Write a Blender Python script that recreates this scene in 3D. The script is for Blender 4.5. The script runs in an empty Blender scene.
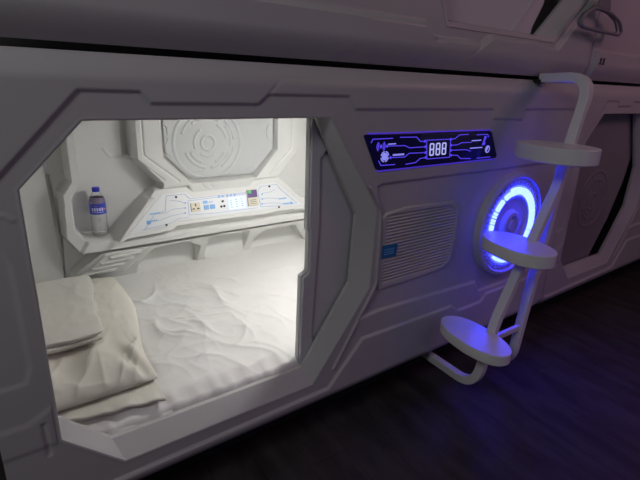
import bpy, bmesh, math, random
import numpy as np
from mathutils import Vector, Matrix
random.seed(4)
S = bpy.context.scene
col = S.collection

# ---------------------------------------------------------------- camera
cd = bpy.data.cameras.new('camera'); cam = bpy.data.objects.new('camera', cd); col.objects.link(cam)
cd.sensor_width = 36; cd.lens = 467 / 640 * 36; cd.clip_start = .02
cam.matrix_world = Matrix(((0.80594, 0.15999, -0.56996, 0), (-0.59085, 0.27723, -0.75766, -1.15),
                           (0.03680, 0.94739, 0.31796, 1.30), (0, 0, 0, 1)))
S.camera = cam
# ---------------------------------------------------------------- world, lights, exposure
w = bpy.data.worlds.new('world'); S.world = w; w.use_nodes = True
w.node_tree.nodes['Background'].inputs[0].default_value = (.84, .80, .84, 1)
w.node_tree.nodes['Background'].inputs[1].default_value = .028
S.view_settings.view_transform = 'Standard'; S.view_settings.look = 'None'
S.view_settings.gamma = 1; S.view_settings.exposure = 0; S.view_settings.use_curve_mapping = False

def area(name, loc, to, size, power, color, sy=None):
    l = bpy.data.lights.new(name, 'AREA'); l.energy = power; l.color = color
    l.shape = 'RECTANGLE'; l.size = size; l.size_y = sy or size
    o = bpy.data.objects.new(name, l); col.objects.link(o); o.location = loc
    o.rotation_euler = (Vector(to) - Vector(loc)).to_track_quat('-Z', 'Y').to_euler()
    return o
area('corridor_light', (-1.5, -1.05, 2.6), (.6, 0, .8), .7, 13, (.98, .99, 1))
area('corridor_ceiling_light', (.8, -2.2, 2.9), (1.0, 0, .8), 1.0, 2.0, (1, .95, .95))
area('corridor_pink_light', (3.4, -1.6, 2.5), (2.9, 0, 1.2), .8, 6, (1, .45, .60))
g = area('purple_floor_fill', (2.3, -1.5, 1.9), (2.1, -1.1, 0), .8, 1.3, (.55, .2, 1)); g.data.spread = math.radians(80)  # added overhead fill aimed down with a narrow spread, tints the floor purple
area('opposite_ring_glow', (2.2, -3.4, 1.1), (1.8, 0, .8), 1.6, 3.2, (.60, .42, 1))

# ---------------------------------------------------------------- materials
def mat(name, c, rough=.5, metal=0, spec=.5, bump=0, bscale=40, vary=0, emit=None, es=0, trans=0, ior=1.45, coat=0):
    m = bpy.data.materials.new(name); m.use_nodes = True; nt = m.node_tree; b = nt.nodes['Principled BSDF']
    b.inputs['Base Color'].default_value = (*c, 1); b.inputs['Roughness'].default_value = rough
    b.inputs['Metallic'].default_value = metal; b.inputs['Specular IOR Level'].default_value = spec
    b.inputs['Transmission Weight'].default_value = trans; b.inputs['IOR'].default_value = ior
    b.inputs['Coat Weight'].default_value = coat
    if emit: b.inputs['Emission Color'].default_value = (*emit, 1); b.inputs['Emission Strength'].default_value = es
    if bump or vary:
        tc = nt.nodes.new('ShaderNodeTexCoord'); n = nt.nodes.new('ShaderNodeTexNoise')
        n.inputs['Scale'].default_value = bscale; n.inputs['Detail'].default_value = 4
        nt.links.new(tc.outputs['Object'], n.inputs['Vector'])
        if bump:
            bp = nt.nodes.new('ShaderNodeBump'); bp.inputs['Strength'].default_value = bump; bp.inputs['Distance'].default_value = .002
            nt.links.new(n.outputs['Fac'], bp.inputs['Height']); nt.links.new(bp.outputs['Normal'], b.inputs['Normal'])
        if vary:
            n2 = nt.nodes.new('ShaderNodeTexNoise'); n2.inputs['Scale'].default_value = 3; n2.inputs['Detail'].default_value = 5
            nt.links.new(tc.outputs['Object'], n2.inputs['Vector'])
            r = nt.nodes.new('ShaderNodeValToRGB')
            r.color_ramp.elements[0].position = .3; r.color_ramp.elements[1].position = .7
            r.color_ramp.elements[0].color = (*[k * (1 - vary) for k in c], 1); r.color_ramp.elements[1].color = (*c, 1)
            nt.links.new(n2.outputs['Fac'], r.inputs['Fac']); nt.links.new(r.outputs['Color'], b.inputs['Base Color'])
    return m
M = {}
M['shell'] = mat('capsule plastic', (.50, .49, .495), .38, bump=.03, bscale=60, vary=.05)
M['inner'] = mat('capsule lining', (.76, .76, .74), .45, bump=.02, bscale=60)
M['door'] = mat('door plastic', (.62, .62, .63), .45, bump=.03, bscale=80, vary=.04)
M['tinted'] = mat('smoked door plastic', (.26, .245, .27), .4)
M['pane'] = mat('frosted window plastic', (.60, .615, .62), .35, bump=.02)
M['white'] = mat('white painted steel', (.74, .73, .74), .35, bump=.03, bscale=90, vary=.06)
M['dark'] = mat('dark plinth', (.02, .02, .022), .7)
M['caption'] = mat('caption glow', (.1, .1, .4), .5, emit=(.30, .30, 1), es=.8)
M['rubber'] = mat('black rubber', (.012, .012, .012), .6)
M['glass'] = mat('backlit black glass', (.004, .003, .01), .15, coat=.3, emit=(.05, .02, 1), es=.013)
M['sheet'] = mat('white cotton sheet', (.80, .79, .77), .9, spec=.15, bump=.25, bscale=260)
M['pillow'] = mat('cream cotton pillowcase', (.76, .74, .66), .9, spec=.15, bump=.25, bscale=240)
M['blanket'] = mat('cream folded cotton', (.74, .73, .67), .92, spec=.1, bump=.4, bscale=300)
M['led'] = mat('blue led ring', (.2, .3, .8), .5, emit=(.015, .023, 1), es=40)
M['led_soft'] = mat('blue line glow', (.05, .05, .3), .5, emit=(.10, .06, .95), es=.8)
M['digit'] = mat('digit glow', (.3, .3, .6), .5, emit=(.48, .50, 1), es=.85)
M['edge'] = mat('panel edge glow', (.05, .05, .3), .5, emit=(.10, .04, .9), es=.5)
M['board'] = mat('control board white', (.80, .82, .84), .35)
M['bline'] = mat('light blue print', (.28, .40, .62), .5)
M['bprint'] = mat('blue print', (.25, .5, .85), .5)
M['cream'] = mat('cream socket plastic', (.72, .67, .52), .4)
M['black'] = mat('black plastic', (.01, .01, .01), .45)
M['lcd'] = mat('backlit display', (.6, .7, .9), .4, emit=(.62, .72, 1), es=.55)
M['green'] = mat('green screen', (.05, .4, .1), .4, emit=(.1, .8, .15), es=.25)
M['purple'] = mat('purple screen', (.10, .06, .18), .3, emit=(.22, .12, .4), es=.15)
M['sticker'] = mat('blue sticker', (.01, .17, .42), .5)
M['pet'] = mat('clear bottle plastic', (.97, .98, .99), .04, trans=1, ior=1.45)
M['cap'] = mat('blue bottle cap', (.01, .02, .42), .4)
M['label'] = mat('blue bottle label', (.045, .07, .50), .35)
M['labelw'] = mat('white label print', (.6, .63, .85), .4)
M['pink'] = mat('pink label print', (.65, .2, .25), .4)
M['maroon'] = mat('dark label print', (.22, .17, .27), .4)
M['grey'] = mat('grey handle plastic', (.22, .21, .23), .4)
M['lamp'] = mat('capsule lamp diffuser', (.9, .9, .9), .5, emit=(1, .985, .95), es=92)

FL = math.radians(96)
def floor_mat():
    m = bpy.data.materials.new('dark wood planks'); m.use_nodes = True; nt = m.node_tree; b = nt.nodes['Principled BSDF']
    N = nt.nodes.new; L = nt.links.new
    tc = N('ShaderNodeTexCoord'); mp = N('ShaderNodeMapping'); mp.inputs['Rotation'].default_value = (0, 0, FL)
    L(tc.outputs['Object'], mp.inputs['Vector'])
    br = N('ShaderNodeTexBrick'); br.inputs['Scale'].default_value = 1; br.inputs['Brick Width'].default_value = 1.2
    br.inputs['Row Height'].default_value = .16; br.inputs['Mortar Size'].default_value = .0015
    br.inputs['Color1'].default_value = (.046, .041, .040, 1); br.inputs['Color2'].default_value = (.052, .046, .045, 1)
    br.inputs['Mortar'].default_value = (.030, .026, .026, 1); L(mp.outputs[0], br.inputs['Vector'])
    m2 = N('ShaderNodeMapping'); m2.inputs['Scale'].default_value = (1.6, 6, 1); L(mp.outputs[0], m2.inputs['Vector'])
    n = N('ShaderNodeTexNoise'); n.inputs['Scale'].default_value = 2.2; n.inputs['Detail'].default_value = 8; L(m2.outputs[0], n.inputs['Vector'])
    r = N('ShaderNodeValToRGB'); r.color_ramp.elements[0].position = .32; r.color_ramp.elements[1].position = .6
    r.color_ramp.elements[0].color = (.60, .58, .58, 1); r.color_ramp.elements[1].color = (1.1, 1.1, 1.1, 1)
    L(n.outputs['Fac'], r.inputs['Fac'])
    mx = N('ShaderNodeMix'); mx.data_type = 'RGBA'; mx.blend_type = 'MULTIPLY'; mx.inputs[0].default_value = 1
    L(br.outputs['Color'], mx.inputs[6]); L(r.outputs['Color'], mx.inputs[7]); L(mx.outputs[2], b.inputs['Base Color'])
    b.inputs['Roughness'].default_value = .62; b.inputs['Specular IOR Level'].default_value = .25
    bp = N('ShaderNodeBump'); bp.inputs['Strength'].default_value = .3; bp.inputs['Distance'].default_value = .003
    L(n.outputs['Fac'], bp.inputs['Height']); L(bp.outputs[0], b.inputs['Normal'])
    return m
M['floor'] = floor_mat()

# ---------------------------------------------------------------- helpers
def thing(name, label, cat, loc=(0, 0, 0), group=None):
    o = bpy.data.objects.new(name, None); col.objects.link(o); o.location = loc; o.empty_display_size = .05
    o['label'] = label; o['category'] = cat
    if group: o['group'] = group
    return o
def link(name, me, parent=None, smooth=30):
    o = bpy.data.objects.new(name, me); col.objects.link(o)
    if parent:
        o.parent = parent
        if parent.type == 'EMPTY': o.location = -parent.location     # meshes are written in world metres
    if smooth is not None:
        try: me.set_sharp_from_angle(angle=math.radians(smooth))
        except Exception: pass
    return o
class MB:
    def __init__(s): s.v = []; s.f = []; s.m = []; s.k = 0
    def add(s, vs, fs, k=None):
        n = len(s.v); s.v += [tuple(v) for v in vs]; s.f += [tuple(i + n for i in f) for f in fs]
        s.m += [s.k if k is None else k] * len(fs)
    def prism(s, pts, y0, y1, k=None):        # polygon in (x,z) between two depths
        n = len(pts); vs = [(x, y0, z) for x, z in pts] + [(x, y1, z) for x, z in pts]
        a = sum(pts[i][0] * pts[(i + 1) % n][1] - pts[(i + 1) % n][0] * pts[i][1] for i in range(n))
        fs = [tuple(range(n)), tuple(range(2 * n - 1, n - 1, -1))] + [(i, i + n, (i + 1) % n + n, (i + 1) % n) for i in range(n)]
        if a < 0: fs = [f[::-1] for f in fs]
        s.add(vs, fs, k)
    def box(s, a, b, k=None):
        x0, y0, z0 = a; x1, y1, z1 = b
        s.prism([(x0, z0), (x1, z0), (x1, z1), (x0, z1)], y0, y1, k)
    def lathe(s, prof, c, axis='z', seg=48, k=None, squash=1):
        vs = []; fs = []
        for r, h in prof:
            for i in range(seg):
                a = 2 * math.pi * i / seg
                if axis == 'z': vs.append((c[0] + r * math.cos(a), c[1] + r * math.sin(a) * squash, c[2] + h))
                else: vs.append((c[0] + r * math.cos(a), c[1] + h, c[2] + r * math.sin(a)))
        for j in range(len(prof) - 1):
            for i in range(seg):
                q = (j * seg + i, j * seg + (i + 1) % seg, (j + 1) * seg + (i + 1) % seg, (j + 1) * seg + i)
                fs.append(q)
        s.add(vs, fs, k)
    def arc(s, c, r0, r1, a0, a1, y, t, k=None, seg=None):   # annulus sector facing -y with thickness
        n = seg or max(2, int(abs(a1 - a0) / 4)); pts = []
        for i in range(n + 1):
            a = math.radians(a0 + (a1 - a0) * i / n); pts.append((c[0] + r1 * math.cos(a), c[1] + r1 * math.sin(a)))
        for i in range(n, -1, -1):
            a = math.radians(a0 + (a1 - a0) * i / n); pts.append((c[0] + r0 * math.cos(a), c[1] + r0 * math.sin(a)))
        m_ = n + 1
        for i in range(n):
            s.prism([pts[i], pts[i + 1], pts[2 * m_ - 2 - i], pts[2 * m_ - 1 - i]], y, y + t, k)
    def line(s, pts, wd, y, t, k=None, xf=None):             # flat printed line in (x,z)
        for (a, b), (c, d) in zip(pts, pts[1:]):
            L = math.hypot(c - a, d - b) or 1; nx, nz = -(d - b) / L * wd / 2, (c - a) / L * wd / 2
            ex, ez = (c - a) / L * wd / 3, (d - b) / L * wd / 3
            s.prism([(a - nx - ex, b - nz - ez), (c - nx + ex, d - nz + ez), (c + nx + ex, d + nz + ez), (a + nx - ex, b + nz - ez)], y, y + t, k)
    def sweep(s, path, wx, wy, side=(1, 0, 0), k=None, rnd=None):   # rectangular (or round) bar along a path
        P = [Vector(p) for p in path]; n = len(P); side = Vector(side); rings = []
        for i in range(n):
            t = ((P[min(i + 1, n - 1)] - P[i]).normalized() + (P[i] - P[max(i - 1, 0)]).normalized()).normalized()
            u = (side - t * side.dot(t)).normalized(); v = t.cross(u)
            if rnd: rings.append([P[i] + u * math.cos(2 * math.pi * j / rnd) * wx + v * math.sin(2 * math.pi * j / rnd) * wy for j in range(rnd)])
            else:
                c = .18
                o = [(-1, -1 + c), (-1 + c, -1), (1 - c, -1), (1, -1 + c), (1, 1 - c), (1 - c, 1), (-1 + c, 1), (-1, 1 - c)]
                rings.append([P[i] + u * a * wx / 2 + v * b * wy / 2 for a, b in o])
        m_ = len(rings[0]); vs = [q for r in rings for q in r]; fs = []
        for i in range(n - 1):
            for j in range(m_): fs.append((i * m_ + j, i * m_ + (j + 1) % m_, (i + 1) * m_ + (j + 1) % m_, (i + 1) * m_ + j))
        fs += [tuple(range(m_ - 1, -1, -1)), tuple(range((n - 1) * m_, n * m_))]
        s.add(vs, fs, k)
    def build(s, name, mats, parent=None, bevel=0, smooth=30, tf=None):
        me = bpy.data.meshes.new(name)
        vs = [tf(v) for v in s.v] if tf else s.v
        me.from_pydata(vs, [], s.f); me.update()
        for m in (mats if isinstance(mats, (list, tuple)) else [mats]): me.materials.append(M[m])
        me.polygons.foreach_set('material_index', s.m); me.polygons.foreach_set('use_smooth', [True] * len(s.f))
        o = link(name, me, parent, smooth)
        if bevel:
            b = o.modifiers.new('bevel', 'BEVEL'); b.width = bevel; b.segments = 2; b.limit_method = 'ANGLE'; b.angle_limit = math.radians(35)
        return o
def fillet(path, r, n=8):
    P = [Vector(p) for p in path]; out = [P[0]]
    for i in range(1, len(P) - 1):
        a = (P[i - 1] - P[i]); b = (P[i + 1] - P[i]); d = min(r, a.length * .49, b.length * .49)
        p0 = P[i] + a.normalized() * d; p1 = P[i] + b.normalized() * d
        for j in range(n + 1):
            t = j / n; out.append(p0 * (1 - t) ** 2 + P[i] * 2 * t * (1 - t) + p1 * t * t)
    return out + [P[-1]]

def seg_dist(X, Z, pts, closed):
    d = np.full(X.shape, 1e9); n = len(pts)
    for i in range(n if closed else n - 1):
        ax, az = pts[i]; bx, bz = pts[(i + 1) % n]; ex, ez = bx - ax, bz - az; L = ex * ex + ez * ez + 1e-12
        t = np.clip(((X - ax) * ex + (Z - az) * ez) / L, 0, 1)
        d = np.minimum(d, np.hypot(X - ax - t * ex, Z - az - t * ez))
    return d
def inside(X, Z, pts):
    r = np.zeros(X.shape, bool); n = len(pts)
    for i in range(n):
        ax, az = pts[i]; bx, bz = pts[(i + 1) % n]
        if az == bz: continue
        c = ((az > Z) != (bz > Z)) & (X < (bx - ax) * (Z - az) / (bz - az) + ax); r ^= c
    return r
def sdf(X, Z, pts): d = seg_dist(X, Z, pts, True); return np.where(inside(X, Z, pts), d, -d)
def sst(t): t = np.clip(t, 0, 1); return t * t * (3 - 2 * t)
def paint(H, X, Z, pts, val, wd=.012, rel=False):    # val: number or array; wd: width of the sloping edge (inside the outline)
    a = sst(sdf(X, Z, pts) / wd)
    return H + a * val if rel else H * (1 - a) + a * val
def ridge(H, X, Z, pts, dep, wd=.006, closed=False):
    return H + dep * (1 - sst(seg_dist(X, Z, pts, closed) / wd))
def circ(H, X, Z, c, r0, r1, dep, a0=None, a1=None, soft=.004):
    R = np.hypot(X - c[0], Z - c[1]); a = sst((R - r0 + soft) / soft) * sst((r1 + soft - R) / soft)
    if a0 is not None:
        A = np.degrees(np.arctan2(Z - c[1], X - c[0])) % 360
        a = a * (((A - a0) % 360) < ((a1 - a0) % 360))
    return H + dep * a
def grid_mesh(name, X, Y, Z, keep, mname, parent=None, flip=False, smooth=35):
    nz, nx = X.shape; idx = np.arange(nz * nx).reshape(nz, nx)
    q = np.stack([idx[:-1, :-1], idx[:-1, 1:], idx[1:, 1:], idx[1:, :-1]], -1).reshape(-1, 4)
    if keep is not None: q = q[keep.reshape(-1)]
    if flip: q = q[:, ::-1]
    me = bpy.data.meshes.new(name); V = np.stack([X, Y, Z], -1).reshape(-1, 3)
    me.vertices.add(len(V)); me.vertices.foreach_set('co', V.astype(np.float32).ravel())
    me.loops.add(q.size); me.loops.foreach_set('vertex_index', q.astype(np.int32).ravel())
    me.polygons.add(len(q)); me.polygons.foreach_set('loop_start', (np.arange(len(q)) * 4).astype(np.int32))
    me.polygons.foreach_set('use_smooth', np.ones(len(q), bool))
    me.update(calc_edges=True); me.materials.append(M[mname])
    if keep is not None:
        b = bmesh.new(); b.from_mesh(me); bmesh.ops.delete(b, geom=[v for v in b.verts if not v.link_faces], context='VERTS'); b.to_mesh(me); b.free()
    return link(name, me, parent, smooth)
def relief(name, x0, x1, z0, z1, st, fn, mname, parent, hole=None, warp=None, keepin=None, smooth=35):
    xs = np.linspace(x0, x1, int((x1 - x0) / st) + 1); zs = np.linspace(z0, z1, int((z1 - z0) / st) + 1)
    X, Z = np.meshgrid(xs, zs); H = fn(X, Z); keep = None
    cx = (X[:-1, :-1] + X[1:, 1:]) / 2; cz = (Z[:-1, :-1] + Z[1:, 1:]) / 2
    if hole: keep = ~inside(cx, cz, hole)
    if keepin: keep = inside(cx, cz, keepin)
    X2, Z2 = warp(X, Z) if warp else (X, Z)
    return grid_mesh(name, X2, H, Z2, keep, mname, parent, smooth=smooth)
rng = np.random.RandomState(7); LAT = rng.rand(256, 256)
def vn(x, y):
    xi = np.floor(x).astype(int); yi = np.floor(y).astype(int); fx = sst(x - xi); fy = sst(y - yi)
    g = lambda a, b: LAT[a % 256, b % 256]
    return (g(xi, yi) * (1 - fx) + g(xi + 1, yi) * fx) * (1 - fy) + (g(xi, yi + 1) * (1 - fx) + g(xi + 1, yi + 1) * fx) * fy
def fbm(x, y, o=4):
    s = 0; a = .5
    for i in range(o): s = s + a * vn(x * 2 ** i + 17 * i, y * 2 ** i + 31 * i); a *= .5
    return s
def folds(x, y, o=3):          # creased cloth: ridged noise
    s = 0; a = .6; wx = x + .7 * fbm(x * .8 + 5, y * .8); wy = y + .7 * fbm(x * .8, y * .8 + 9)
    for i in range(o): s = s + a * (1 - np.abs(2 * vn(wx * 2 ** i + 13 * i, wy * 2 ** i + 7 * i) - 1)) ** 3; a *= .5
    return s

# ================================================================= SETTING
mb = MB(); mb.box((-2.5, -4.0, -.05), (6.5, 1.6, 0))
o = mb.build('floor', 'floor'); o['kind'] = 'structure'

# ================================================================= CAPSULES
ZB, ZT = .158, 1.347            # bottom and top of the lower row
OUT = [(.067, 1.063), (.204, 1.203), (.888, 1.203), (1.108, .885), (1.100, .590), (.856, .268), (.209, .272), (.067, .414)]
INN = [(.070, 1.060), (.206, 1.200), (.868, 1.198), (1.058, .868), (1.046, .608), (.842, .318), (.190, .322), (.070, .445)]
def front_h(X, Z):
    H = np.zeros(X.shape)
    U = [(-.5, .55), (.037, 1.09), (.203, 1.263), (.33, 1.262), (.352, 1.236), (.64, 1.236), (.673, 1.261), (.951, 1.261),
         (.978, 1.222), (1.70, 1.222), (1.71, 1.186), (1.925, 1.178), (1.935, 1.222), (4, 1.222), (4, 1.6), (-.5, 1.6)]
    H = paint(H, X, Z, U, -.006, .009)
    H = ridge(H, X, Z, [(.64, 1.236), (.711, 1.307), (.90, 1.31)], .0015, .008)
    R = [(1.10, .972), (1.128, .982), (2.30, .985), (2.33, .95), (2.33, .44), (2.0, .40), (1.80, .402), (1.765, .455), (1.167, .476),
         (1.045, .466), (1.122, .569), (1.150, .63), (1.125, .875)]
    H = paint(H, X, Z, R, .009, .012)
    B = [(-.045, .05), (-.045, .224), (.925, .232), (1.078, .394), (1.607, .390), (1.66, .355), (1.82, .355), (1.86, .389), (2.36, .391), (2.36, .05)]
    H = paint(H, X, Z, B, -.009, .011)
    H = ridge(H, X, Z, [(1.045, .97), (1.068, .968), (1.132, .885), (1.134, .600), (1.10, .54), (.95, .30)], -.006, .010)
    # left margin of the capsule
    Lp = [(-.6, .93), (.018, .95), (.034, .90), (.036, .64), (.02, .595), (-.6, .575)]
    H = paint(H, X, Z, Lp, .003, .016, rel=True)
    H = ridge(H, X, Z, [(-.2, 1.012), (.03, 1.012), (.045, 1.0)], -.002, .010)
    H = paint(H, X, Z, [(-.6, .50), (.0, .50), (.066, .535), (.066, .40), (-.6, .40)], -.003, .02, rel=True)
    H = ridge(H, X, Z, [(.034, .475), (.036, .385)], .004, .010)
    H = H + .034 * np.clip((Z - 1.285) / .06, 0, 1) ** 2 + .04 * np.clip((.215 - Z) / .057, 0, 1) ** 2
    return H
def ring_strip(mb, A, ya, B_, yb):
    n = len(A); mb.add([(x, ya, z) for x, z in A] + [(x, yb, z) for x, z in B_], [(i, (i + 1) % n, (i + 1) % n + n, i + n) for i in range(n)])
def offs(pts, d):
    c = (sum(p[0] for p in pts) / len(pts), sum(p[1] for p in pts) / len(pts)); n = len(pts); out = []
    for i in range(n):
        p, a, b = Vector(pts[i]), Vector(pts[i - 1]), Vector(pts[(i + 1) % n])
        e1 = (p - a).normalized(); e2 = (b - p).normalized(); n1 = Vector((-e1.y, e1.x)); n2 = Vector((-e2.y, e2.x))
        m_ = (n1 + n2) / (1 + n1.dot(n2)); out.append(tuple(p + m_ * d))
    return out
def frame_mb(tf=None):          # clockwise outline: +offset grows outward
    mb = MB(); o1 = offs(OUT, .016); o2 = offs(OUT, .004)
    ring_strip(mb, o1, .010, o1, .0005); ring_strip(mb, o1, .0005, o2, -.0005); ring_strip(mb, o2, -.0005, OUT, .001)
    ring_strip(mb, OUT, .001, INN, .048); ring_strip(mb, INN, .048, offs(INN, -.001), .062)
    ring_strip(mb, offs(INN, -.001), .062, offs(INN, .05), .066)
    return mb
def emblem(H, X, Z, c, s=1, d=-.004):
    H = circ(H, X, Z, c, .150 * s, .158 * s, d); H = circ(H, X, Z, c, .028 * s, .034 * s, d)
    for r, a0, a1 in ((.105, 200, 262), (.105, 275, 335), (.12, 300, 350), (.105, 350, 40), (.12, 5, 50), (.105, 60, 130), (.12, 90, 160),
                      (.085, 205, 250), (.085, 290, 330), (.06, 120, 200), (.055, 230, 300), (.085, 10, 60)):
        H = circ(H, X, Z, c, r * s, (r + .006) * s, d, a0, a1)
    return H

# ---- capsule 1 (open, lit)
P1 = thing('sleeping_capsule', 'lit white sleeping capsule in the lower row with its octagonal hatch open', 'sleeping pod', (1.18, .55, 0), 'white sleeping capsules')
relief('front_shell', -.06, 2.4205, ZB, ZT, .0035, front_h, 'shell', P1, hole=offs(OUT, .012))
frame_mb().build('hatch_frame', 'shell', P1)
mb = MB(); mb.box((-.05, .011, 1.300), (2.405, 1.22, 1.318)); mb.build('roof', 'inner', P1)
mb = MB(); mb.box((-.05, .035, ZB), (2.405, 1.22, ZB + .02)); mb.build('base', 'shell', P1)
mb = MB(); mb.box((-.05, .03, ZB), (-.03, 1.22, 1.318)); mb.build('side_wall', 'inner', P1)
mb = MB(); mb.box((2.385, .03, ZB), (2.405, 1.22, 1.318)); mb.build('side_wall', 'inner', P1)
mb = MB(); mb.box((-.02, .16, .0), (2.38, 1.15, ZB)); mb.build('plinth', 'dark', P1)

# interior back wall, one relief: window surround, bottle niche, sloping console, ledge, louvres, recesses
BP0, BP1 = (.93, .62), (1.0, .785)       # console plane: (y,z) at its foot and head
BOARD = [(.473, .625), (.690, .641), (.717, .655), (1.214, .651), (1.36, .655), (1.485, .638), (1.470, .645), (1.305, .788), (1.189, .785),
         (1.150, .757), (.826, .757), (.800, .788), (.668, .786)]
def back_h(X, Z):
    H = np.full(X.shape, 1.09)
    # left column of panels
    H = paint(H, X, Z, [(-.1, .1), (.235, .1), (.247, .62), (.243, .78), (.236, .92), (.236, 1.4), (-.1, 1.4)], 1.065, .012)
    H = ridge(H, X, Z, [(.245, .40), (.258, .62), (.250, .76), (.242, .89)], .012, .006)
    # rim round the bottle niche
    RO = [(.305, 1.4), (.300, .88), (.262, .825), (.254, .63), (.300, .553), (.40, .553), (1.56, .556), (1.60, .63), (1.60, .70), (.60, .70), (.46, .613), (.335, .625), (.312, .66),
          (.312, .80), (.352, .875), (.352, 1.4)]
    H = paint(H, X, Z, RO, .985, .012)
    # ledge front
    H = paint(H, X, Z, [(.300, .553), (.34, .617), (.47, .607), (.49, .60), (1.56, .60), (1.62, .553)], .965, .010)
    H = ridge(H, X, Z, [(.62, .572), (.775, .588)], -.004, .006)
    # L mark and stripe on niche wall
    H = ridge(H, X, Z, [(.468, .99), (.495, .952), (.59, .945)], -.006, .006)
    H = paint(H, X, Z, [(.545, 1.4), (.545, .955), (.605, .950), (.605, 1.4)], 1.115, .008)
    # window surround
    RG = [(.578, 1.4), (.573, .946), (.680, .826), (.67, .72), (1.33, .72), (1.322, .80), (1.456, .932), (1.451, 1.4)]
    H = paint(H, X, Z, RG, 1.0, .016)
    H = ridge(H, X, Z, [(.62, 1.4), (.615, .965), (.632, .95), (.77, .835)], .006, .006)
    H = ridge(H, X, Z, [(.605, .93), (.70, .845)], .006, .005)
    H = ridge(H, X, Z, [(1.40, 1.4), (1.405, .96), (1.26, .83)], .006, .006)
    RI = [(.698, 1.4), (.700, .948), (.828, .818), (1.182, .818), (1.312, .958), (1.312, 1.4)]
    H = paint(H, X, Z, RI, 1.050, .008)
    H = ridge(H, X, Z, [(.88, .83), (.885, .80), (.90, .79)], .003, .004)
    H = ridge(H, X, Z, [(.92, .83), (.925, .80), (.94, .79)], .003, .004)
    # console slope
    slope = BP0[0] + (Z - BP0[1]) / (BP1[1] - BP0[1]) * (BP1[0] - BP0[0])
    out = [(.445, .600), (.70, .612), (.73, .628), (1.21, .624), (1.35, .628), (1.56, .612), (1.49, .66), (1.33, .815), (1.17, .812), (1.14, .780), (.838, .780), (.812, .812), (.65, .810)]
    H = paint(H, X, Z, out, slope + .004, .010)
    # wedge left of console
    H = paint(H, X, Z, [(.44, .605), (.615, .775), (.655, .77), (.475, .60)], slope - .010, .006)
    # lower wall with louvre panel and recesses
    low = [(.262, .1), (.262, .44), (.385, .548), (1.62, .556), (1.62, .1)]
    H = paint(H, X, Z, low, .978 + (.553 - Z) * .60, .006)
    H = paint(H, X, Z, [(.405, .540), (.598, .540), (.500, .415), (.300, .43)], -.014, .006, rel=True)
    for i in range(4):
        z = .522 - i * .026; x = .425 - i * .036
        H = ridge(H, X, Z, [(x, z - .004), (x + .135, z + .001)], -.012, .0085)
        H = ridge(H, X, Z, [(x, z - .012), (x + .135, z - .007)], .006, .005)
    H = paint(H, X, Z, [(.545, .1), (.56, .44), (.625, .527), (.790, .535), (.868, .485), (.868, .1)], 1.092, .005)
    H = paint(H, X, Z, [(.903, .1), (.903, .540), (1.135, .535), (1.135, .1)], 1.065, .004)
    H = paint(H, X, Z, [(1.18, .1), (1.18, .475), (1.235, .522), (1.43, .522), (1.55, .40), (1.55, .1)], 1.092, .005)
    return H
relief('back_wall', -.03, 2.385, ZB + .02, 1.318, .0038, back_h, 'inner', P1, smooth=40)
# window pane with embossed rings
def pane_h(X, Z):
    H = np.full(X.shape, 1.034); H = emblem(H, X, Z, (.936, 1.004), 1.12, -.0032)
    H = ridge(H, X, Z, [(.712, 1.10), (.735, 1.08), (.735, 1.05)], .004, .004)
    H = ridge(H, X, Z, [(.735, 1.03), (.722, 1.0), (.722, .965), (.745, .945)], .004, .004)
    H = ridge(H, X, Z, [(.83, .868), (.845, .860), (.90, .866)], .003, .003)
    H = ridge(H, X, Z, [(1.12, .862), (1.18, .866)], .003, .003)
    H = ridge(H, X, Z, [(1.272, 1.08), (1.262, 1.07), (1.262, 1.02), (1.275, 1.0)], .003, .005)
    return H
relief('window_pane', .69, 1.310, .838, 1.298, .0025, pane_h, 'pane', P1, keepin=[(.722, 1.4), (.724, .954), (.842, .836), (1.180, .834), (1.302, .962), (1.302, 1.4)])

# control console board (printed sheet on the slope) and its fittings
BL = math.hypot(BP1[0] - BP0[0], BP1[1] - BP0[1]); cy, cz = (BP1[0] - BP0[0]) / BL, (BP1[1] - BP0[1]) / BL
def bt(v):                       # (u, h, v) -> world; h counts away from the board
    u, h, t = v; return (u, BP0[0] + cy * t + h * cz, BP0[1] + cz * t - h * cy)
KB = [(.505, .012), (.692, .026), (.719, .041), (1.214, .037), (1.36, .041), (1.452, .028), (1.298, .178), (1.195, .174), (1.155, .143), (.822, .143), (.798, .176), (.682, .174)]
mb = MB(); mb.prism(KB, -.002, .006)
board = mb.build('control_board', 'board', P1, tf=bt)
mb = MB(); Y0, T0 = -.0035, .0015
for l in ([(.714, .142), (.76, .133), (.777, .123)], [(.655, .088), (.685, .086), (.717, .099), (.776, .099)], [(.631, .055), (.656, .057), (.699, .068), (.773, .074)],
          [(.573, .022), (.634, .089), (.682, .095), (.690, .13), (.700, .165), (.788, .165), (.810, .139), (1.116, .139)],
          [(.798, .130), (.790, .062), (.911, .055), (1.163, .052)], [(.798, .130), (1.114, .133)],
          [(1.205, .125), (1.255, .127), (1.288, .138)], [(1.201, .096), (1.247, .095), (1.310, .083)], [(1.195, .070), (1.256, .067), (1.33, .054)],
          [(1.180, .135), (1.180, .055), (1.245, .05), (1.276, .048), (1.36, .048), (1.405, .050), (1.32, .135), (1.300, .165), (1.20, .162), (1.180, .135)],
          [(.560, .022), (.640, .030), (.700, .036), (.735, .052), (.790, .052)]):
    mb.line(l, .0015, Y0, T0)
mb.build('printed_line', 'bline', board, tf=bt).parent = board
mb = MB()
for u, v in ((.634, .089), (.614, .057), (1.322, .083), (1.345, .054)):
    mb = MB()
    for i in range(6): mb.prism([(u - .024 + i * .008, v - .003), (u - .018 + i * .008, v - .003), (u - .018 + i * .008, v + .004), (u - .024 + i * .008, v + .004)], Y0, T0)
    mb.build('printed_caption', 'bprint', board, tf=bt)
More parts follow.
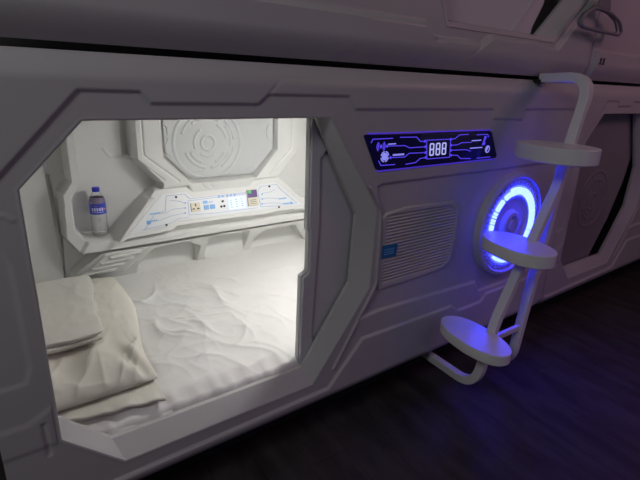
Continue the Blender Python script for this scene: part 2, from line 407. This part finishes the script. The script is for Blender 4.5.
for u, v, r_ in ((.597, .052, .010), (1.372, .053, .008)):
    mb = MB(); mb.lathe([(0, Y0), (r_, Y0), (r_, 0)], (u, 0, v), 'y', 16); mb.build('printed_icon', 'bprint', board, tf=bt)
mb = MB()
for u in (.955, .975, 1.0, 1.02, 1.04): mb.prism([(u, .128), (u + .009, .128), (u + .009, .138), (u, .138)], Y0, T0)
mb.build('printed_caption', 'bprint', board, tf=bt)
for u, v in ((.745, .155), (.675, .030), (1.255, .157), (1.289, .040)):
    mb = MB(); mb.lathe([(0, -.006), (.0045, -.006), (.0055, -.002)], (u, 0, v), 'y', 14); mb.build('screw', 'black', board, tf=bt)
for u, v in ((.783, .122), (.778, .098), (.773, .074), (1.203, .12), (1.198, .095), (1.192, .069)): mb = MB(); mb.lathe([(0, Y0), (.0045, Y0), (.0045, 0)], (u, 0, v), 'y', 12); mb.build('printed_dot', 'bprint', board, tf=bt)
mb = MB(); mb.prism([(.805, .075), (.850, .075), (.852, .116), (.807, .116)], -.008, 0)
for u, v, a in ((.829, .106, 1), (.817, .087, 0), (.840, .087, 0)):
    if a: mb.prism([(u - .0025, v - .007), (u + .0025, v - .007), (u + .0025, v + .006), (u - .0025, v + .006)], -.0088, -.007, 1)
    else: mb.prism([(u - .006, v - .003), (u + .005, v - .003), (u + .005, v + .003), (u - .006, v + .003)], -.0088, -.007, 1)
mb.build('power_socket', ['cream', 'black'], board, tf=bt)
for u in (.871, .903):
    mb = MB(); mb.prism([(u, .077), (u + .025, .077), (u + .026, .099), (u + .001, .099)], -.006, 0); mb.build('switch', 'bprint', board, tf=bt, bevel=.001)
mb = MB(); mb.prism([(.872, .107), (.894, .107), (.894, .121), (.872, .121)], -.0035, 0); mb.prism([(.900, .110), (.922, .110), (.922, .114), (.900, .114)], -.0035, 0); mb.build('switch_icon', 'bprint', board, tf=bt)
for u, v in ((.974, .108), (.962, .083), (.978, .083)):
    mb = MB(); mb.lathe([(0, -.007), (.005, -.007), (.006, -.002)], (u, 0, v), 'y', 14); mb.build('knob', 'black', board, tf=bt)
mb = MB(); mb.prism([(1.000, .062), (1.097, .061), (1.101, .122), (1.006, .122)], -.004, 0, 0)
for i in range(3):
    for j in range(4): mb.prism([(1.012 + i * .03, .071 + j * .012), (1.022 + i * .03, .071 + j * .012), (1.022 + i * .03, .075 + j * .012), (1.012 + i * .03, .075 + j * .012)], -.0045, -.003, 1)
mb.build('backlit_display', ['lcd', 'bprint'], board, tf=bt)
mb = MB(); mb.prism([(1.108, .066), (1.166, .066), (1.172, .150), (1.116, .150)], -.012, 0, 0)
mb.prism([(1.113, .108), (1.167, .108), (1.170, .147), (1.117, .147)], -.0128, -.011, 1)
mb.prism([(1.119, .130), (1.136, .130), (1.137, .145), (1.120, .145)], -.0134, -.0125, 2)
for i in range(3): mb.prism([(1.120, .075 + i * .009), (1.156, .075 + i * .009), (1.156, .078 + i * .009), (1.120, .078 + i * .009)], -.0128, -.011, 3)
mb.build('thermostat', ['cream', 'purple', 'green', 'grey'], board, tf=bt)

# lamp under the capsule roof
mb = MB(); mb.box((1.14, .15, 1.280), (1.42, .27, 1.300), 0)
lf = mb.build('ceiling_lamp', 'inner', P1); mb = MB(); mb.box((1.15, .16, 1.274), (1.41, .26, 1.281)); mb.build('diffuser', 'lamp', lf)

# sliding hatch door, pushed to the right behind the frame
mb = MB()
mb.prism([(.862, 1.275), (.864, .832), (.870, .825), (.870, .682), (.843, .668), (.838, .318), (.86, .27), (1.95, .27), (1.95, 1.275)], .072, .094)
dr = mb.build('sliding_door', 'door', P1, bevel=.003)
mb = MB(); mb.prism([(.866, 1.27), (.868, .84), (.874, .83), (.874, .678), (.847, .662), (.842, .325), (.88, .30), (.905, .385), (.893, .43), (.910, .86), (.905, 1.07), (.945, 1.11), (.93, 1.27)], .064, .073)
mb.build('edge_rim', 'door', dr, bevel=.004)

# ventilation grille
def vent_h(X, Z):
    o = [(1.165, .855), (1.19, .862), (1.53, .855), (1.566, .828), (1.568, .70), (1.552, .615), (1.515, .587), (1.345, .583), (1.165, .585)]
    H = np.full(X.shape, .014); d = sdf(X, Z, VO)
    H = H - .012 * sst(d / .014)
    di = sdf(X, Z, o); H = H + sst(di / .006) * (.004 + .003 * np.cos((Z - .2) * 2 * math.pi / .0128))
    return H
VO = [(1.128, .850), (1.16, .874), (1.27, .886), (1.545, .876), (1.592, .842), (1.596, .725), (1.580, .605), (1.53, .570), (1.35, .560), (1.145, .558), (1.135, .60)]
vg = relief('vent_grille', 1.12, 1.605, .55, .895, .002, vent_h, 'shell', P1, keepin=VO, smooth=None)
mb = MB(); mb.prism([(1.152, .697), (1.226, .694), (1.230, .740), (1.153, .746)], -.001, .003, 0)
for i in range(3): mb.prism([(1.163, .708 + i * .009), (1.212, .708 + i * .009), (1.212, .711 + i * .009), (1.163, .711 + i * .009)], -.0015, 0, 1)
mb.build('sticker', ['sticker', 'bprint'], vg)['label'] = 'small blue sticker on the vent slats'

# blue light ring
RC = (1.957, .710)
mb = MB(); mb.lathe([(.246, .014), (.243, -.022), (.237, -.026), (.226, -.027), (.220, -.020), (.216, -.016), (.186, -.014), (.183, -.010), (.142, -.010), (.140, -.016), (.134, -.016),
                     (.120, -.004), (.075, -.002), (.070, -.012), (.060, -.020), (.046, -.022), (.042, -.014), (.030, -.012), (.026, -.024), (0.0005, -.026)], (RC[0], 0, RC[1]), 'y', 96)
lr = mb.build('light_ring', 'shell', P1)
mb = MB()
for i in range(54):
    a = i * 360 / 54; mb.arc(RC, .192, .212, a, a + 3.4, -.020, .006, seg=1)
mb.build('tooth_rim', 'shell', lr)
mb = MB()
a = -128
for w_ in (34, 38, 40, 36, 34, 30, 22): mb.arc(RC, .147, .179, a, a + w_ - .8, -.024, .012); a += w_
for s_, e_ in ((108, 122), (128, 148), (151, 155), (156.5, 160), (162, 166), (167, 170), (172, 180), (183, 186), (188, 205), (208, 229)):
    mb.arc(RC, .150, .168, s_, e_, -.024, .012)
mb.build('led_strip', 'led', lr)

# display panel over the vent
q = [(1.023, 1.146), (1.035, 1.149), (1.700, 1.144), (1.716, 1.137), (1.774, 1.040), (1.768, 1.029), (1.100, 1.027), (1.085, 1.034)]
mb = MB(); mb.prism(q, -.004, .006)
dp = mb.build('display_panel', 'glass', P1, bevel=.002)
for l_ in ([(1.04, 1.1505), (1.705, 1.1465)], [(1.095, 1.0245), (1.760, 1.0255)]):
    mb = MB(); mb.line(l_, .004, -.003, .006); mb.build('edge_light', 'edge', dp)
y, t = -.0055, .0016
W_ = .0028
for l in ([(1.188, 1.135), (1.27, 1.133), (1.292, 1.117), (1.315, 1.117)], [(1.129, 1.108), (1.213, 1.106), (1.239, 1.097), (1.321, 1.097)],
          [(1.149, 1.068), (1.219, 1.066), (1.239, 1.078), (1.325, 1.076)], [(1.228, 1.040), (1.278, 1.043), (1.299, 1.056), (1.328, 1.058)],
          [(1.055, 1.122), (1.062, 1.133), (1.152, 1.133)], [(1.095, 1.060), (1.107, 1.044), (1.173, 1.043)],
          [(1.458, 1.118), (1.483, 1.120), (1.507, 1.133), (1.56, 1.134)], [(1.465, 1.096), (1.501, 1.096), (1.526, 1.103), (1.587, 1.102)],
          [(1.468, 1.077), (1.559, 1.075), (1.588, 1.068)], [(1.472, 1.058), (1.509, 1.056), (1.532, 1.042), (1.595, 1.038)],
          [(1.616, 1.130), (1.685, 1.130), (1.695, 1.120)], [(1.637, 1.037), (1.726, 1.037)],
          [(1.324, 1.120), (1.458, 1.119), (1.464, 1.051), (1.336, 1.052), (1.324, 1.120)]):
    mb = MB(); mb.line(l, W_, y, t)
    mb.build('circuit_line', 'led_soft', dp)
for u, v in ((1.315, 1.117), (1.321, 1.097), (1.325, 1.076), (1.328, 1.058), (1.458, 1.118), (1.465, 1.096), (1.468, 1.077), (1.472, 1.058), (1.129, 1.108), (1.149, 1.068)):
    mb = MB(); mb.lathe([(0, y), (.005, y), (.005, 0)], (u, 0, v), 'y', 12); mb.build('circuit_node', 'led_soft', dp)
def seven(mb, x, z, w_, h, th):
    sl = .09
    X_ = lambda a, b: (x + a - b * sl, z + b)
    for a, b, c, d in ((0, h, w_, h), (0, h / 2, w_, h / 2), (0, 0, w_, 0), (0, h / 2, 0, h), (w_, h / 2, w_, h), (0, 0, 0, h / 2), (w_, 0, w_, h / 2)):
        L = math.hypot(c - a, d - b); dx, dz = (c - a) / L * th * .5, (d - b) / L * th * .5
        mb.line([X_(a + dx, b + dz), X_(c - dx, d - dz)], th, y - .001, t)
for i in range(3):
    mb = MB(); seven(mb, 1.349 + i * .034, 1.065, .019, .041, .0048); mb.build('digit_eight', 'digit', dp)
def tinytext(mb, x, z, n, h=.005, p=.0062):
    for i in range(n): mb.prism([(x + i * p, z), (x + i * p + p * .72, z), (x + i * p + p * .72, z + h), (x + i * p, z + h)], y, y + t)
for a_ in ((1.134, 1.112, 6, .004), (1.160, 1.073, 9, .006), (1.588, 1.106, 10, .004), (1.583, 1.077, 13, .004)):
    mb = MB(); tinytext(mb, *a_); mb.build('panel_caption', 'caption', dp)

mb = MB(); mb.lathe([(0, y), (.013, y), (.013, 0)], (1.122, 0, 1.073), 'y', 24)
for k_ in range(4): mb.arc((1.122, 1.073), .015, .019, k_ * 90 + 10, k_ * 90 + 80, y, t)
mb.build('fan_icon', 'caption', dp)
mb = MB(); mb.arc((1.101, 1.108), 0, .006, 0, 360, y, t)
for r in (.011, .017): mb.arc((1.101, 1.108), r, r + .003, -50, 50, y, t); mb.arc((1.101, 1.108), r, r + .003, 130, 230, y, t)
mb.build('signal_icon', 'led_soft', dp)
mb = MB(); mb.arc((1.700, 1.070), .011, .015, 0, 360, y, t); mb.arc((1.700, 1.070), 0, .011, 60, 240, y, t); mb.build('moon_icon', 'caption', dp)
mb = MB(); mb.prism([(1.658, 1.088), (1.678, 1.088), (1.678, 1.098), (1.672, 1.102), (1.684, 1.122), (1.668, 1.124), (1.664, 1.104)], y, y + t); mb.build('slipper_icon', 'led_soft', dp)

# ---- capsule 2 (lower row, to the right, door nearly shut)
DX = 2.482
def warp2(X, Z): return X + DX - .15 * sst((X - .3) / .4), Z
def w2(v): a, b = warp2(np.array(v[0]), v[2]); return (float(a), v[1], v[2])
P2 = thing('sleeping_capsule', 'dark unlit sleeping capsule in the lower row right of the step ladder', 'sleeping pod', (3.6, .55, 0), 'white sleeping capsules')
relief('front_shell', -.058, 2.3, ZB, ZT, .005, front_h, 'shell', P2, hole=offs(OUT, .012), warp=warp2)
frame_mb().build('hatch_frame', 'shell', P2, tf=w2)
def box5(P, x0, x1, z0, z1, m='inner'):
    mb = MB(); mb.box((x0, .012, z1 - .045), (x1, 1.22, z1 - .027)); mb.build('roof', m, P)
    mb = MB(); mb.box((x0, .035, z0), (x1, 1.22, z0 + .02)); mb.build('base', m, P)
    for x in (x0, x1 - .02): mb = MB(); mb.box((x, .03, z0 + .02), (x + .02, 1.22, z1 - .02)); mb.build('side_wall', m, P)
    mb = MB(); mb.box((x0, 1.2, z0 + .02), (x1, 1.22, z1 - .02)); mb.build('back_wall', m, P)
box5(P2, 2.43, 4.6, ZB, ZT)
mb = MB(); mb.box((2.45, .16, .0), (4.58, 1.15, ZB)); mb.build('plinth', 'dark', P2)
def door2_h(X, Z): return emblem(np.full(X.shape, .075), X, Z, (2.96, .70), 1.1, -.004)
relief('sliding_door', 2.50, 3.50, .27, 1.27, .006, door2_h, 'tinted', P2, keepin=[(2.46, .2), (3.06, .2), (3.09, .34), (3.23, .55), (3.33, .78), (3.36, .95), (3.36, 1.3), (2.46, 1.3)])

# ---- upper row
ZU = 1.24
def up_h(X, Z):
    H = np.zeros(X.shape)
    H = paint(H, X, Z, [(-.04, 1.0), (-.04, 1.496), (1.26, 1.500), (1.315, 1.460), (1.565, 1.455), (1.618, 1.487), (1.93, 1.492), (1.96, 1.478), (2.04, 1.476), (2.085, 1.476), (2.32, 1.697), (2.36, 1.70), (2.36, 1.0)], -.015, .009)
    H = ridge(H, X, Z, [(1.565, 1.455), (1.50, 1.41)], .002, .008)
    H = ridge(H, X, Z, [(-.04, 1.496), (1.26, 1.500)], -.006, .007)
    H = ridge(H, X, Z, [(1.30, 1.462), (1.565, 1.455), (1.618, 1.487), (1.93, 1.492)], -.008, .008)
    H = ridge(H, X, Z, [(1.96, 1.478), (2.085, 1.476), (2.32, 1.697)], -.008, .008)
    H = ridge(H, X, Z, [(2.414, 1.2), (2.414, 2.7)], .012, .006)
    H = H + .035 * np.clip((1.435 - Z) / .072, 0, 1) ** 1.6
    return H
UO = [(1.375, 1.515), (2.055, 1.515), (2.255, 1.690), (2.275, 1.80), (2.275, 2.28), (2.13, 2.44), (1.45, 2.44), (1.30, 2.25), (1.30, 1.66)]
UO = UO[::-1]
UI = [(1.385, 1.528), (2.003, 1.528), (2.20, 1.705), (2.225, 1.81), (2.225, 2.27), (2.11, 2.40), (1.46, 2.40), (1.32, 2.24), (1.32, 1.665)][::-1]
def up_capsule(dx, label, edge, nx=2.4205):
    P = thing('sleeping_capsule', label, 'sleeping pod', (1.18 + dx, .55, 1.363), 'white sleeping capsules')
    sh = lambda X, Z: (X + dx, Z)
    relief('front_shell', -.06, nx, 1.363, 2.57, .005, up_h, 'shell', P, hole=offs(UO, .012), warp=sh)
    mb = MB(); o1 = offs(UO, .016)
    ring_strip(mb, o1, .010, o1, -.003); ring_strip(mb, o1, -.003, UO, 0); ring_strip(mb, UO, 0, UI, .05); ring_strip(mb, UI, .05, UI, .064); ring_strip(mb, UI, .064, offs(UI, .05), .068)
    mb.build('hatch_frame', 'shell', P, tf=lambda v: (v[0] + dx, v[1], v[2]))
    box5(P, -.05 + dx, 2.405 + dx, 1.375, 2.57)
    mb = MB(); mb.prism([(x + dx, z) for x, z in edge], .072, .09); d = mb.build('sliding_door', 'door', P, bevel=.003)
    mb = MB(); pts = [(x + dx, z) for x, z in edge]
    mb.prism([(1.845 + dx, 1.53), (1.875 + dx, 1.53), (1.985 + dx, 1.66), (2.02 + dx, 1.75), (2.02 + dx, 2.4), (2.0 + dx, 2.4), (2.0 + dx, 1.75), (1.965 + dx, 1.66)], .066, .073); mb.build('edge_rim', 'door', d, bevel=.002)
    return P
ED = [(1.26, 1.49), (1.99, 1.49), (2.005, 1.56), (2.06, 1.65), (2.085, 1.76), (2.085, 2.46), (1.26, 2.46)]
U1 = up_capsule(0, 'white sleeping capsule in the upper row above the open lit hatch', ED)
ED2 = [(1.26, 1.49), (2.3, 1.49), (2.3, 2.46), (1.26, 2.46)]
U2 = up_capsule(2.482, 'white sleeping capsule in the upper row marked with the black number', ED2, 2.2)
mb = MB()
def one(x):
    return [(x + (p_[0] - x) * .95 + (p_[1] - 1.434) * .12, p_[1]) for p_ in _one(x)]
def _one(x):
    return [(x, 1.434), (x + .022, 1.434), (x + .022, 1.439), (x + .019, 1.441), (x + .019, 1.464), (x + .007, 1.464), (x + .000, 1.457), (x + .005, 1.455), (x + .005, 1.441), (x, 1.439)]
mb.prism(one(2.476), -.0165, -.013); mb.prism(one(2.506), -.0165, -.013)
mb.build('capsule_number', 'black', U2)

# ================================================================= STEP LADDER
LD = thing('step_ladder', 'white steel ladder with three oval treads hooked to the lower capsule', 'ladder', (1.68, -.2, 0))
YL = -.235
def rail(pts): 
    mb = MB(); mb.sweep(fillet(pts, .10, 12), .032, .037, (1, 0, .0)); return mb
rail([(2.02, -.002, 1.356), (1.965, YL, 1.362), (1.905, YL, 1.13), (1.885, YL, .98), (1.575, YL, .40), (1.530, YL + .005, .125), (1.560, .12, .125)]).build('rail', 'white', LD)
rail([(2.058, -.002, 1.356), (2.003, YL + .01, 1.360), (1.938, YL + .02, 1.13), (1.905, YL + .02, .90), (1.825, YL + .02, .31), (1.80, YL + .02, .125), (1.79, .12, .125)]).build('rail', 'white', LD)
mb = MB(); mb.box((2.0, -.010, 1.334), (2.04, .03, 1.350)); mb.build('hook', 'rubber', LD)['label'] = 'black hook over the capsule edge'
mb = MB(); mb.sweep([(1.56, YL + .005, .335), (1.825, YL + .02, .315)], .024, .018, (0, 0, 1)); mb.build('crossbar', 'white', LD)
for (x, y_, z, rx, ry, ang) in ((1.790, -.24, 1.112, .118, .160, -14), (1.675, -.222, .733, .096, .160, -12), (1.490, -.212, .378, .084, .168, -10)):
    mb = MB(); N = 72; th = .058 if z > 1 else .052 if z > .5 else .044; prof = [(0, -th), (.97, -th), (1, -th + .004), (1, -.002), (.99, 0), (0, 0)]
    vs = []; ca, sa = math.cos(math.radians(ang)), math.sin(math.radians(ang))
    for r, h in prof:
        for i in range(N):
            a = 2 * math.pi * i / N; ex = 1.0
            px = rx * r * math.copysign(abs(math.cos(a)) ** .9, math.cos(a)); py = ry * r * math.copysign(abs(math.sin(a)) ** .9, math.sin(a))
            vs.append((x + px * ca - py * sa, y_ + px * sa + py * ca, z + h))
    fs = [(j * N + i, j * N + (i + 1) % N, (j + 1) * N + (i + 1) % N, (j + 1) * N + i) for j in range(len(prof) - 1) for i in range(N)]
    mb.add(vs, fs); mb.build('tread', 'white', LD)

# ================================================================= BED
rc = random.Random(11)
CR = [(rc.gauss(.62, .20), rc.uniform(.12, .78), rc.gauss(-.9, .5), rc.uniform(.05, .13), rc.uniform(.004, .012)) for _ in range(44)]
def mat_top(X, Y):
    z = .352 + .030 * sst(Y / .9) + .012 * sst((X - .35) / .8) * sst((Y - .3) / .6)
    amp = .4 + .6 * np.exp(-((X - .72) ** 2 / .10 + (Y - .50) ** 2 / .16))
    z = z - .022 * sst((.40 - X) / .08) * sst((Y - .17) / .1) + .013 * amp * (folds(X * 3.6 + Y * 1.2, Y * 4.2 - X * .9) - .25) + .009 * (fbm(X * 3 + 3, Y * 3) - .5)
    for cx_, cy_, a_, L_, h_ in CR:
        dx, dy = X - cx_, Y - cy_; u_ = dx * np.cos(a_) + dy * np.sin(a_); w_ = -dx * np.sin(a_) + dy * np.cos(a_) + .03 * np.sin(u_ * 18 + cx_ * 40)
        z = z + h_ * np.exp(-(u_ / L_) ** 2) * np.exp(-np.abs(w_) / .014)
    fr = np.exp(-((Y - .05) / .08) ** 2)
    z = z + .007 * fr * (np.sin(X * 95 + 6 * fbm(X * 8, Y * 3)) * .5 + fbm(X * 20, Y * 9) - .5)
    return z
xs = np.linspace(-.025, 2.38, 500); ys = np.linspace(0, 1, 260)
X, V = np.meshgrid(xs, ys)
YF = .058 + .012 * (fbm(X * 9, X * 0 + 2) - .5) * 2; Yb = YF + (1.105 - YF) * V
Zt = mat_top(X, Yb) - .022 * (1 - sst((Yb - YF) / .08)); Zt = .20 + (Zt - .20) * (1 - (1 - np.clip((Yb - YF) / .03, 0, 1)) ** 4)
MT = thing('mattress', 'mattress covered by a wrinkled white cotton sheet inside the lit capsule', 'mattress', (1.18, .55, .18))
grid_mesh('sheet', X, Yb, Zt, None, 'sheet', MT, smooth=60)
mb = MB(); mb.box((-.02, .07, ZB + .022), (2.375, 1.0, .325)); mb.build('mattress_core', 'sheet', MT, bevel=.02)

def cushion(name, P, m, x0, x1, y0, y1, zb, h, p, wr, fn=None, n=130):
    u = np.linspace(-1, 1, n); U, Vv = np.meshgrid(u, u); U = np.sin(U * math.pi / 2); Vv = np.sin(Vv * math.pi / 2)
    e = np.clip(1 - np.abs(U) ** p, 0, 1) ** .5 * np.clip(1 - np.abs(Vv) ** p, 0, 1) ** .5
    X = (x0 + x1) / 2 + U * (x1 - x0) / 2; Y = (y0 + y1) / 2 + Vv * (y1 - y0) / 2
    T = zb + .012 + h * e + wr * sst(e * 2) * (folds(X * 6 + 3, Y * 5 + 1) - .3)
    Bz = zb + .012 - .012 * np.clip(e * 3, 0, 1) - .0
    if fn: X, Y, T = fn(X, Y, T, U, Vv, e)
    else: X = X + .05 * sst((Y - .35) / .5) * (U + 1) / 2; T = T + .010 * sst(Y / .9)
    Bz = Bz + .012 * sst(Y / .9)
    a = np.concatenate([X, X[::-1]], 0); b = np.concatenate([Y, Y[::-1]], 0); c = np.concatenate([T, Bz[::-1]], 0)
    return grid_mesh(name, a, b, c, None, m, P, smooth=70)
PW = thing('pillow', 'cream pillow lying lengthwise at the left end of the bed', 'pillow', (.19, .6, .38))
rp = random.Random(5)
def pf(X, Y, T, U, V, e):
    X = X + .075 * sst((Y - .25) / .5) * (U > -2) * (U + 1) / 2
    S_ = .016 * sst(Y / .9); T = T + S_; 
    T = T + .010 * np.exp(-((V + .70) / .18) ** 2) * np.sin(U * 9 + 3 * V * U) * sst(e * 2) + .012 * np.exp(-((U - .75) / .2) ** 2 - ((V + .75) / .25) ** 2) * np.sin(14 * (U + V))
    for i in range(16):
        cx_, cy_ = rp.uniform(-.8, .9), rp.uniform(-.95, -.45); a_ = rp.gauss(.5, .6); du, dv = U - cx_, V - cy_
        q_ = du * math.cos(a_) + dv * math.sin(a_); w_ = -du * math.sin(a_) + dv * math.cos(a_) + .06 * np.sin(q_ * 7 + i)
        T = T + rp.uniform(.003, .010) * np.exp(-(q_ / .28) ** 2) * np.exp(-np.abs(w_) / .05) * sst(e * 2)
    return X, Y, T
cushion('pillow_body', PW, 'pillow', -.025, .365, .165, 1.03, .376, .050, 5, .014, pf)
nx, ny = 90, 30
u = np.linspace(0, 1, nx); v = np.linspace(0, 1, ny); U, V = np.meshgrid(u, v)
X = -.02 + U * .378; Yf = .155 - .072 * U; Y = Yf + V * (.24 - Yf * .4 )
Zf = mat_top(X, Y) + .006 + .012 * V + .004 * np.sin(U * 20 + V * 3) * V + .006 * (1 - V) * (fbm(U * 7, V * 3) - .3)
o = grid_mesh('pillowcase_flap', X, Y, Zf, None, 'pillow', PW, smooth=70)
sd = o.modifiers.new('t', 'SOLIDIFY'); sd.thickness = .009; sd.offset = 1
BK = thing('folded_blanket', 'cream folded blanket stacked on top of the pillow', 'blanket', (.12, .62, .455))
def bf(k):
    def f(X, Y, T, U, V, e):
        X = X + .05 * sst((Y - .35) / .5) * (U + 1) / 2 + .016 * (fbm(Y * 14 + 9 * k, X * 0 + k) - .5) * (U + 1)
        Y = Y + .022 * (fbm(X * 12 + 5 * k, X * 0 + 3 * k) - .5) * (1 - V) / 2
        T = T + .010 * sst(Y / .9) + .006 * (fbm(X * 14 + k, Y * 5) - .5) * sst(e * 2)
        return X, Y, T
    return f
for i, (ox, oy, zb_, hh) in enumerate(((-.004, .012, .456, .006), (.006, .000, .467, .006), (-.012, .012, .478, .004), (.004, -.002, .486, .011))):
    cushion('folded_layer', BK, 'blanket', -.022, .250 + ox, .350 + oy, .86, zb_, hh, 6, .006, bf(i), n=90)

# ================================================================= BOTTLE
bx_, by_, bz_ = .408, 1.035, .619
BT = thing('water_bottle', 'clear plastic water bottle with blue cap and label on the niche ledge', 'bottle', (bx_, by_, bz_))
prof = [(0.0005, .006), (.018, .004), (.028, 0), (.033, .006), (.0345, .02), (.033, .040), (.0315, .048), (.033, .056), (.0335, .075), (.032, .084), (.0335, .092), (.034, .10), (.0335, .104),
        (.0335, .142), (.034, .146), (.033, .155), (.028, .172), (.020, .187), (.0135, .196), (.0125, .203), (.0125, .21), (.0005, .21)]
prof = prof[:-1] + [(max(r_ - .0009, .0004), h_ + (.0009 if h_ < .01 else 0)) for r_, h_ in prof[-2::-1]]
mb = MB(); mb.lathe(prof, (bx_, by_, bz_), 'z', 40)
mb.build('bottle_body', 'pet', BT, smooth=60)
mb = MB(); mb.lathe([(.0125, .197), (.0155, .197), (.0158, .212), (.0145, .216), (.0005, .217)], (bx_, by_, bz_), 'z', 30); mb.build('cap', 'cap', BT)
mb = MB(); mb.lathe([(.0335, .100), (.0345, .101), (.0345, .148), (.0340, .1485)], (bx_, by_, bz_), 'z', 40)
mb.lathe([(.0345, .1487), (.0335, .158), (.0290, .172)], (bx_, by_, bz_), 'z', 40, 3)
def lab(k, a0, a1, z0, z1):
    n = 6; vs = []; 
    for i in range(n + 1):
        a = math.radians(a0 + (a1 - a0) * i / n)
        for z in (z0, z1): vs.append((bx_ + .0349 * math.cos(a), by_ + .0349 * math.sin(a), bz_ + z))
    mb.add(vs, [(2 * i, 2 * i + 2, 2 * i + 3, 2 * i + 1) for i in range(n)], k)
for i in range(5): lab(1, 215 + i * 17, 227 + i * 17, .116, .130)
lab(1, 215, 300, .109, .111); lab(2, 300, 318, .118, .126); lab(2, 235, 255, .136, .139)
mb.build('label', ['label', 'labelw', 'pink', 'maroon'], BT)

# ================================================================= GRAB HANDLE
HY = -.06
HG = thing('grab_handle', 'grey trapezoid grab handle hanging in front of the upper capsules', 'handle', (2.33, HY, 1.62))
ring = [(2.235, HY, 1.645), (2.165, HY, 1.618), (2.140, HY, 1.580), (2.165, HY, 1.566), (2.34, HY, 1.564), (2.51, HY, 1.563), (2.535, HY, 1.578), (2.49, HY, 1.618), (2.40, HY, 1.642), (2.30, HY, 1.650), (2.235, HY, 1.645)]
mb = MB(); mb.sweep(fillet(ring, .02, 4), .0075, .0075, (0, 1, 0), rnd=12); mb.build('ring', 'grey', HG, smooth=60)
mb = MB(); mb.sweep(fillet([(p[0] * .96 + .095, p[1] + .018, p[2] * .97 + .052) for p in ring], .02, 4), .0045, .0045, (0, 1, 0), rnd=10); mb.build('inner_ring', 'grey', HG, smooth=60)
mb = MB(); mb.prism([(2.25, 1.652), (2.37, 1.652), (2.345, 1.70), (2.35, 2.30), (2.31, 2.30), (2.285, 1.70)], HY - .008, HY + .008); mb.build('strap', 'grey', HG, bevel=.003)
mb = MB(); mb.box((2.28, HY - .012, 2.28), (2.38, -.012, 2.34)); mb.build('mount', 'grey', HG, bevel=.004)
